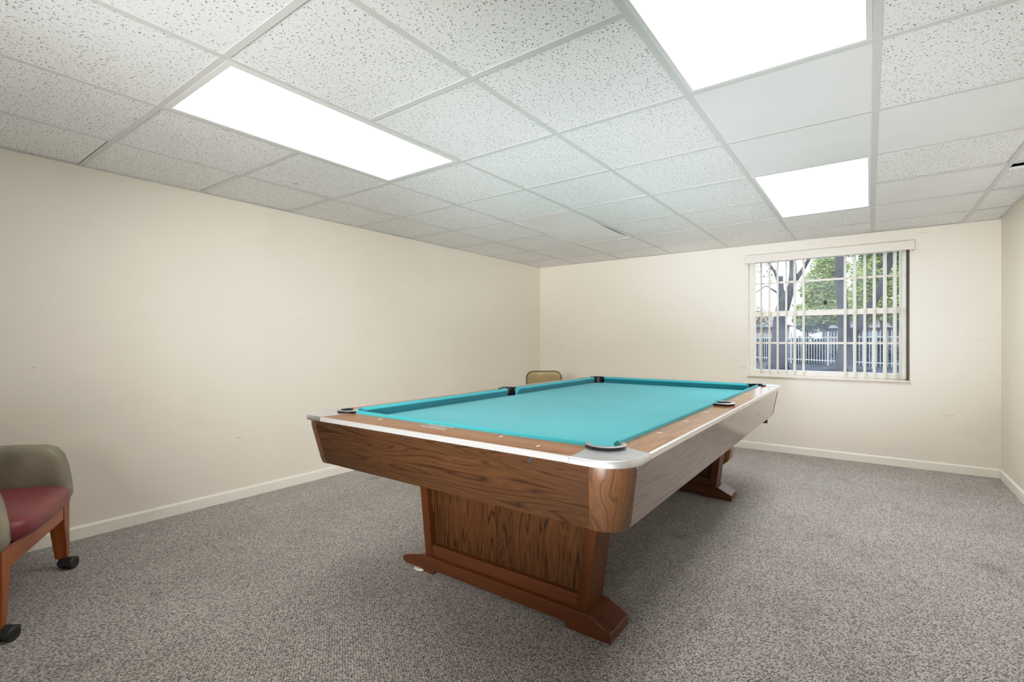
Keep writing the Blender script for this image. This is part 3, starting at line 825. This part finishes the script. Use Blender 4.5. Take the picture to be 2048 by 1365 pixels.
# arms: slab with sloping rounded front
def arm_pad(s):
    bm = B(); W = 0.050
    prof = [(-0.66, 0.338), (0.030, 0.338), (0.038, 0.36), (0.034, 0.42), (0.022, 0.50), (0.006, 0.558), (-0.018, 0.592), (-0.060, 0.610), (-0.16, 0.617), (-0.40, 0.622), (-0.66, 0.622)]
    cyc = (-0.3, 0.45); rings = []
    for t, k in ((-1.0, 0.028), (-0.93, 0.012), (-0.75, 0.004), (-0.4, 0.0), (0.4, 0.0), (0.75, 0.004), (0.93, 0.012), (1.0, 0.028)):
        ring = []
        for y, z in prof:
            yy2 = y - (k if y > -0.3 else -k); zz = z - k * (1 if z > 0.45 else -0.3)
            ring.append((s * 0.337 + t * W, yy2, zz))
        rings.append(ring)
    loft(bm, rings)
    bmesh.ops.bevel(bm, geom=[e for e in bm.edges if e.calc_face_angle(0) > 0.9], offset=0.006, segments=3, affect='EDGES')
    return obj('arm_pad', bm, M_olive, arm, auto=60)
arm_pad(-1); arm_pad(1)
bm = B(); rings = []
for z, y0_, th in ((0.338, -0.56, 0.12), (0.60, -0.60, 0.12), (0.80, -0.65, 0.11), (0.87, -0.675, 0.07)):
    ww = 0.386 if z < 0.85 else 0.35
    rings.append([(ww * math.cos(a) ** 1 if False else x, y, z) for a, x, y in [(0, -ww, y0_ - th), (0, -ww * 0.98, y0_ - 0.02), (0, -ww * 0.9, y0_), (0, ww * 0.9, y0_), (0, ww * 0.98, y0_ - 0.02), (0, ww, y0_ - th)]])
loft(bm, rings); bmesh.ops.bevel(bm, geom=[e for e in bm.edges if e.calc_face_angle(0) > 0.8], offset=0.015, segments=3, affect='EDGES')
obj('backrest', bm, M_olive, arm, auto=60)

# ------------------------------------------------------------------ vinyl chair in the far corner
M_vinyl = simple('tan_vinyl', (0.40, 0.315, 0.175), 0.28, var=0.06, vscale=6, coat=0.3)
vc = thing('side_chair', 'tan vinyl side chair in the far corner behind the pool table', 'chair', (0.56, 4.74, 0), math.radians(34))
def vc_back():
    bm = B(); n = 18; m_ = 10
    for side in (0, 1): pass
    outline = []
    W, Z0, Z1 = 0.190, 0.46, 0.795
    # superellipse outline rows
    V = {}
    for sd in (0, 1):
        for a in range(n + 1):
            for c in range(m_ + 1):
                u = -1 + 2 * a / n; v = -1 + 2 * c / m_
                # round the corners by squeezing
                k = (1 - 0.16 * abs(v) ** 5); k2 = (1 - 0.16 * abs(u) ** 5)
                x = W * u * k * (1.0 + 0.05 * v); z = (Z0 + Z1) / 2 + (Z1 - Z0) / 2 * v * k2 - 0.006 * (1 - u * u) * (1 if v > 0.6 else 0)
                edge = max(abs(u), abs(v)); th = 0.022 * math.sqrt(max(0, 1 - edge ** 4))
                y = 0.045 * (u * u) - 0.20 - 0.12 * (z - 0.46) / 0.3
                V[sd, a, c] = bm.verts.new((x, y + (th if sd == 0 else -th), z))
    for a in range(n):
        for c in range(m_):
            bm.faces.new((V[0, a, c], V[0, a+1, c], V[0, a+1, c+1], V[0, a, c+1]))
            bm.faces.new((V[1, a, c], V[1, a, c+1], V[1, a+1, c+1], V[1, a+1, c]))
    bmesh.ops.remove_doubles(bm, verts=bm.verts, dist=1e-5); bmesh.ops.recalc_face_normals(bm, faces=bm.faces)
    o = obj('backrest', bm, M_vinyl, vc, smooth=True)
    pts = []
    loop = [(a, m_) for a in range(n + 1)]
    bm = B(); pts = []
    for u, v in [(-1 + 2 * a / n, 1) for a in range(n + 1)] + [(1, 1 - 2 * c / m_) for c in range(1, m_ + 1)] + [(1 - 2 * a / n, -1) for a in range(1, n + 1)] + [(-1, -1 + 2 * c / m_) for c in range(1, m_ + 1)]:
        k = (1 - 0.16 * abs(v) ** 5); k2 = (1 - 0.16 * abs(u) ** 5)
        x = W * u * k * (1.0 + 0.05 * v); z = (Z0 + Z1) / 2 + (Z1 - Z0) / 2 * v * k2 - 0.006 * (1 - u * u) * (1 if v > 0.6 else 0)
        y = 0.045 * (u * u) - 0.20 - 0.12 * (z - 0.46) / 0.3
        pts.append((x, y, z))
    tube(bm, pts, 0.004, 8); pp = obj('piping', bm, simple('dark_piping', (0.15, 0.11, 0.055), 0.4), o)
vc_back()
bm = B(); rbox(bm, -0.22, 0.22, -0.20, 0.22, 0.405, 0.465, 0.022, 4); obj('seat', bm, M_vinyl, vc, auto=60)
for s in (-1, 1):
    bm = B(); tube(bm, [(s * 0.205, 0.20, 0.0), (s * 0.19, 0.17, 0.404)], 0.011, 12); obj('leg', bm, M_chrome, vc, auto=40)
    bm = B(); tube(bm, [(s * 0.205, -0.27, 0.0), (s * 0.195, -0.20, 0.30), (s * 0.19, -0.205, 0.44), (s * 0.17, -0.225, 0.50)], 0.011, 12); obj('leg', bm, M_chrome, vc, auto=40)

# ------------------------------------------------------------------ outside
M_ground = simple('leaf_litter_ground', (0.018, 0.019, 0.023), 0.95, var=0.6, vscale=3, bmp=0.3, bscale=20)
bm = B(); box(bm, -45, 50, YB + 0.35, 90, -0.2, 0.0); g = obj('ground', bm, M_ground); g['kind'] = 'structure'
M_bark = simple('grey_bark', (0.030, 0.026, 0.030), 0.9, var=0.45, vscale=5, bmp=0.6, bscale=10)
def leaf_mat(name, cols):
    m, nt, b = new_mat(name)
    gm = nt.nodes.new('ShaderNodeNewGeometry')
    c = ramp(nt, gm.outputs['Random Per Island'], [(k / (len(cols) - 1), x) for k, x in enumerate(cols)])
    L(nt, c, b.inputs['Base Color']); setb(b, Roughness=0.6)
    t = nt.nodes.new('ShaderNodeBsdfTranslucent'); L(nt, c, t.inputs[0])
    mx = nt.nodes.new('ShaderNodeMixShader'); mx.inputs[0].default_value = 0.4
    L(nt, b.outputs[0], mx.inputs[1]); L(nt, t.outputs[0], mx.inputs[2]); L(nt, mx.outputs[0], nt.nodes['Material Output'].inputs[0])
    return m
M_leafA = leaf_mat('yellow_green_leaves', [(0.12, 0.20, 0.09), (0.36, 0.42, 0.13), (0.58, 0.58, 0.22), (0.28, 0.40, 0.20)])
M_leafB = leaf_mat('deep_green_leaves', [(0.03, 0.09, 0.045), (0.08, 0.17, 0.07), (0.15, 0.25, 0.09)])
M_leafC = leaf_mat('hedge_leaves', [(0.005, 0.012, 0.013), (0.012, 0.024, 0.022), (0.02, 0.036, 0.025)])
def foliage(blobs, count, size, mat, parent, name='foliage'):
    bm = B(); tot = sum(b_[3] * b_[4] * b_[5] for b_ in blobs)
    for (x, y, z, rx, ry, rz) in blobs:
        for _ in range(int(count * rx * ry * rz / tot)):
            d = Vector((random.gauss(0, 1), random.gauss(0, 1), random.gauss(0, 1))).normalized() * random.uniform(0.2, 1) ** 0.6
            p = Vector((x + d.x * rx, y + d.y * ry, z + d.z * rz))
            if p.z < 0.02: continue
            s = size * random.uniform(0.6, 1.4)
            R = Matrix.Rotation(random.uniform(0, 6.28), 3, 'Z') @ Matrix.Rotation(random.uniform(-1.2, 1.2), 3, 'X')
            vs = [bm.verts.new(p + R @ Vector(q)) for q in ((-s, 0, 0), (0, -s * 0.5, 0), (s, 0, 0), (0, s * 0.5, 0))]
            bm.faces.new(vs)
    return obj(name, bm, mat, parent)
# forked tree, left in the window
t1 = thing('tree', 'forked bare-limbed tree left in the window', 'tree', (0.65, 22, 0), 0, 'trees outside the window')
bm = B()
def T1(p): return (p[0] - 0.65, p[1] - 22, p[2])
tube(bm, [T1(p) for p in ((0.60, 22, -0.05), (0.64, 22, 0.3), (0.66, 22, 0.9), (0.68, 22, 1.9), (0.83, 22, 2.6), (0.98, 22, 3.0))], [0.46, 0.34, 0.27, 0.24, 0.25, 0.20], 16)
tube(bm, [T1(p) for p in ((0.80, 22, 2.5), (0.73, 22, 3.1), (0.72, 22, 3.70))], [0.20, 0.11, 0.085], 12)
tube(bm, [T1(p) for p in ((0.90, 22, 2.8), (1.10, 22.1, 3.3), (1.14, 22.1, 3.9), (1.10, 22.1, 4.9), (1.3, 22.2, 7))], [0.20, 0.15, 0.13, 0.11, 0.06], 12)
tube(bm, [T1(p) for p in ((1.10, 22.1, 3.35), (1.45, 22.2, 3.9), (1.8, 22.3, 4.6), (2.1, 22.4, 5.3))], [0.12, 0.08, 0.06, 0.04], 10)
tube(bm, [T1(p) for p in ((0.72, 22, 3.2), (0.50, 22, 3.9), (0.20, 22, 4.4), (-0.5, 22, 4.6), (-1.2, 22, 4.4))], [0.06, 0.05, 0.045, 0.035, 0.02], 8)
tube(bm, [T1(p) for p in ((0.66, 22, 3.0), (0.2, 22, 3.35), (-0.4, 22, 2.95), (-0.9, 22, 2.7))], [0.05, 0.025, 0.02, 0.01], 8)
for k in range(26):
    x0 = random.uniform(-1.0, 0.4); z0 = random.uniform(4.0, 4.6)
    tube(bm, [T1((x0, 22, z0)), T1((x0 + random.uniform(-0.3, 0.3), 22.1, z0 - random.uniform(0.1, 0.5)))], [0.014, 0.006], 4)
obj('trunk', bm, M_bark, t1, smooth=True)
foliage([(-0.45, 0.1, 3.9, 0.5, 0.4, 0.5), (0.75, 0.3, 4.9, 0.55, 0.5, 0.5)], 500, 0.05, M_leafB, t1)
# big trunk mid window
t2 = thing('tree', 'thick dark tree trunk between the parted window vanes', 'tree', (2.82, 22, 0), 0, 'trees outside the window')
bm = B()
tube(bm, [(0.02, 0, -0.05), (0.0, 0, 0.25), (0.02, 0, 0.9), (-0.02, 0, 1.8), (-0.08, 0, 2.6), (-0.13, 0, 3.4), (-0.13, 0, 5.5), (0, 0, 8)], [0.50, 0.30, 0.23, 0.19, 0.175, 0.17, 0.16, 0.1], 16)
tube(bm, [(0.0, 0, 0.8), (0.55, 0.1, 1.9), (1.05, 0.2, 2.9), (1.5, 0.2, 4.6), (1.7, 0.3, 6)], [0.16, 0.15, 0.12, 0.10, 0.07], 12)
tube(bm, [(1.0, 0.2, 3.8), (1.7, 0.2, 4.3), (2.6, 0.3, 4.4)], [0.09, 0.07, 0.05], 8)
for ang, ln in ((0.3, 0.9), (1.4, 0.6), (2.6, 0.8), (3.8, 0.9), (5.2, 0.9)):
    tube(bm, [(0, 0, 0.12), (math.cos(ang) * ln * 0.6, math.sin(ang) * ln * 0.6, 0.05), (math.cos(ang) * ln, math.sin(ang) * ln, 0.0)], [0.16, 0.09, 0.03], 8)
obj('trunk', bm, M_bark, t2, smooth=True)
foliage([(0.9, 0.4, 4.7, 1.3, 0.7, 0.6), (1.9, 0.4, 4.2, 0.9, 0.6, 0.5)], 2600, 0.06, M_leafB, t2)
# leafy trees behind the fence
def leafy(x, y, label, blobs, count, size, mat):
    t = thing('tree', label, 'tree', (x, y, 0), 0, 'trees outside the window')
    bm = B(); tube(bm, [(0, 0, -0.05), (0.05, 0, 1.5), (-0.05, 0, 3.2), (0.1, 0, 4.2)], [0.16, 0.12, 0.10, 0.05], 10)
    tube(bm, [(0, 0, 1.8), (0.7, 0, 3.0)], [0.07, 0.03], 8); tube(bm, [(0, 0, 2.0), (-0.7, 0.1, 3.3)], [0.07, 0.03], 8)
    obj('trunk', bm, M_bark, t, smooth=True); foliage(blobs, count, size, mat, t)
leafy(1.55, 31, 'yellow-green leafy tree behind the fence, left of the thick trunk', [(0, 0, 3.9, 1.15, 1.0, 1.2), (0.6, -0.3, 2.7, 1.1, 0.8, 0.8), (-0.7, 0, 2.6, 0.8, 0.7, 0.7), (0.3, 0, 5.1, 0.9, 0.8, 0.8)], 16000, 0.085, M_leafA)
leafy(0.55, 33, 'low green leafy tree behind the forked tree', [(0.3, 0, 2.4, 1.0, 0.9, 0.9), (0.9, 0, 3.2, 0.8, 0.8, 0.7)], 9000, 0.08, M_leafB)
leafy(4.05, 29, 'yellow-green leafy tree behind the fence, right of the thick trunk', [(0, 0, 3.9, 1.2, 1.0, 1.2), (0.5, -0.3, 2.7, 1.1, 0.8, 0.7), (-0.6, 0, 2.9, 0.8, 0.7, 0.8), (0, 0, 5.2, 1.0, 0.8, 0.7)], 15000, 0.085, M_leafA)
leafy(3.3, 36.5, 'pale green leafy tree behind the thick trunk', [(0, 0, 3.4, 1.2, 0.9, 1.5), (0.2, 0, 5.4, 1.1, 0.9, 0.9)], 9000, 0.085, M_leafA)
leafy(5.6, 33, 'dark green leafy tree at the right edge of the window', [(0, 0, 3.2, 1.0, 0.9, 1.2), (-0.5, 0, 2.3, 0.8, 0.8, 0.6)], 9000, 0.08, M_leafB)
leafy(-3.6, 40, 'small distant tree at the left edge of the window', [(0, 0, 2.9, 1.6, 0.9, 1.0)], 2200, 0.07, M_leafB)

# picket fence: straight run, panels and posts
fence = thing('fence', 'pale metal picket fence running behind the trees', 'fence', (2.13, 26.3, 0), math.atan2(-0.90, 1.0))
M_fence = simple('pale_fence_metal', (0.30, 0.32, 0.34), 0.5, var=0.1)
def picket_panel(x0, n, sp):
    bm = B()
    for k in range(1, n):
        x = x0 + k * sp
        box(bm, x - 0.012, x + 0.012, -0.012, 0.012, 0.08, 1.50)
        tube(bm, [(x, 0, 1.50), (x, 0, 1.60)], [0.014, 0.002], 4)
    for z in (0.22, 1.28): box(bm, x0, x0 + n * sp, -0.016, 0.016, z - 0.022, z + 0.022)
    obj('picket_panel', bm, M_fence, fence)
    bm = B(); box(bm, x0 - 0.035, x0 + 0.035, -0.035, 0.035, 0, 1.55, 0.005); obj('post', bm, M_fence, fence)
for k in range(-5, 6): picket_panel(k * 2.2 - 0.1, 14, 2.2 / 14)
# hedges behind the fence
d_ = Vector((1.0, -0.90, 0)).normalized(); nrm_ = Vector((0.90, 1.0, 0)).normalized()
for k in range(-4, 5):
    c = Vector((2.13, 26.3, 0)) + d_ * (k * 3.3) + nrm_ * 1.6
    h = tag(foliage([(0, 0, 0.62, 1.5, 0.7, 0.75), (0, 0.1, 0.3, 1.5, 0.8, 0.45)], 4500, 0.11, M_leafC, None, 'hedge'),
            'dark clipped hedge bush behind the picket fence', 'hedge', 'hedge bushes behind the fence')
    h.location = c; h.rotation_euler = (0, 0, math.atan2(-0.90, 1.0))
# houses beyond
def house(x0, x1, y0, y1, wz, rz, wallc, roofc, label, name='house'):
    h = thing(name, label, 'house', ((x0 + x1) / 2, (y0 + y1) / 2, 0), 0, 'houses beyond the fence')
    a, b_ = (x1 - x0) / 2, (y1 - y0) / 2
    bm = B(); box(bm, -a, a, -b_, b_, 0, wz); w_ = obj('walls', bm, simple(name + '_wall', wallc, 0.8), h)
    bm = B(); e = 0.5
    pts = [(-a - e, -b_ - e, wz), (a + e, -b_ - e, wz), (a + e, b_ + e, wz), (-a - e, b_ + e, wz)]
    V = [bm.verts.new(p) for p in pts] + [bm.verts.new((-a * 0.45, 0, rz)), bm.verts.new((a * 0.45, 0, rz))]
    for f in ((0, 1, 5, 4), (1, 2, 5), (2, 3, 4, 5), (3, 0, 4), (3, 2, 1, 0)): bm.faces.new([V[i] for i in f])
    obj('roof', bm, simple(name + '_roof', roofc, 0.8, var=0.15, vscale=4), h)
    bm = B(); box(bm, -a - e - 0.02, a + e + 0.02, -b_ - e - 0.04, -b_ - e, wz - 0.22, wz + 0.05); obj('fascia', bm, simple(name + '_fascia', (0.22, 0.225, 0.235), 0.6), h)
    for wx in (-a * 0.5, a * 0.45):
        bm = B(); box(bm, wx - 0.6, wx + 0.6, -b_ - 0.04, -b_ + 0.02, 0.9, wz - 0.5); obj('window', bm, simple('house_window', (0.25, 0.28, 0.34), 0.2), h)
house(-11.5, -2.7, 46, 54, 2.5, 4.1, (0.24, 0.19, 0.19), (0.22, 0.13, 0.11), 'pale pink house with a tiled roof beyond the fence on the left')
house(1.0, 12, 42, 50, 2.25, 4.2, (0.10, 0.07, 0.075), (0.10, 0.045, 0.045), 'reddish roofed house with a white eave behind the trees on the right')

# ------------------------------------------------------------------ light
w = bpy.data.worlds.new('sky'); scene.world = w; w.use_nodes = True
nt = w.node_tree; bg = nt.nodes['Background']
tc = nt.nodes.new('ShaderNodeTexCoord'); sp = nt.nodes.new('ShaderNodeSeparateXYZ'); L(nt, tc.outputs['Generated'], sp.inputs[0])
L(nt, ramp(nt, sp.outputs[2], [(0.0, (0.86, 0.92, 1.0)), (0.25, (0.80, 0.89, 1.0)), (1.0, (0.45, 0.65, 1.0))]), bg.inputs[0])
bg.inputs[1].default_value = 2.8
sun = bpy.data.lights.new('sun', 'SUN'); sun.energy = 2.6; sun.angle = math.radians(3); sun.color = (1.0, 0.95, 0.86)
so = bpy.data.objects.new('sun', sun); COL.objects.link(so); so.location = (0, -5, 20)
so.rotation_euler = Vector((0.45, 0.8, -0.85)).to_track_quat('-Z', 'Y').to_euler()

# fill spots added behind the camera to brighten the ceiling and far walls
def add_fill(loc, aim, cone, watts, col=(0.95, 0.975, 1.0), rad=0.25):
    fl = bpy.data.lights.new('fill_spot', 'SPOT'); fl.energy = watts; fl.color = col; fl.spot_size = math.radians(cone); fl.spot_blend = 1.0; fl.shadow_soft_size = rad
    fo = bpy.data.objects.new('fill_spot', fl); COL.objects.link(fo); fo.location = loc
    fo.rotation_euler = (Vector(aim) - Vector(loc)).to_track_quat('-Z', 'Y').to_euler()
add_fill((3.1, -0.8, 0.45), (1.3, 5.0, 2.25), 44, 330, rad=0.3)
add_fill((2.3, -0.9, 0.5), (0.9, 0.8, 2.5), 100, 46, rad=0.4)
add_fill((3.3, -1.0, 0.5), (3.5, 5.2, 2.32), 42, 470, rad=0.3)
add_fill((2.9, -1.0, 1.45), (0.0, 5.2, 1.35), 74, 310, (1.0, 0.98, 0.95), 0.45)

# ------------------------------------------------------------------ camera
cam = bpy.data.cameras.new('camera'); cam.sensor_width = 36.0; cam.lens = 975.8 / 2048 * 36.0; cam.clip_start = 0.02; cam.clip_end = 300
co = bpy.data.objects.new('camera', cam); COL.objects.link(co)
co.location = (CX, 0, CZ); co.rotation_euler = (PI / 2, 0, 0.6333)
scene.camera = co
scene.view_settings.view_transform = 'Standard'
scene.view_settings.look = 'None'
scene.view_settings.exposure = 0.54
vs_ = scene.view_settings; vs_.use_curve_mapping = True      # soft shoulder, like the photograph's tone mapping
cm = vs_.curve_mapping; cm.use_clip = False
cv = cm.curves[3]
cv.points[0].location = (0, 0); cv.points[1].location = (2.6, 1.0)
for p in ((0.10, 0.092), (0.30, 0.31), (0.48, 0.49), (0.75, 0.64), (1.2, 0.80), (1.8, 0.92)): cv.points.new(*p)
cm.update()
scene.cycles.max_bounces = 12; scene.cycles.diffuse_bounces = 6; scene.cycles.transparent_max_bounces = 16
scene.cycles.use_denoising = True
scene.cycles.sample_clamp_indirect = 8
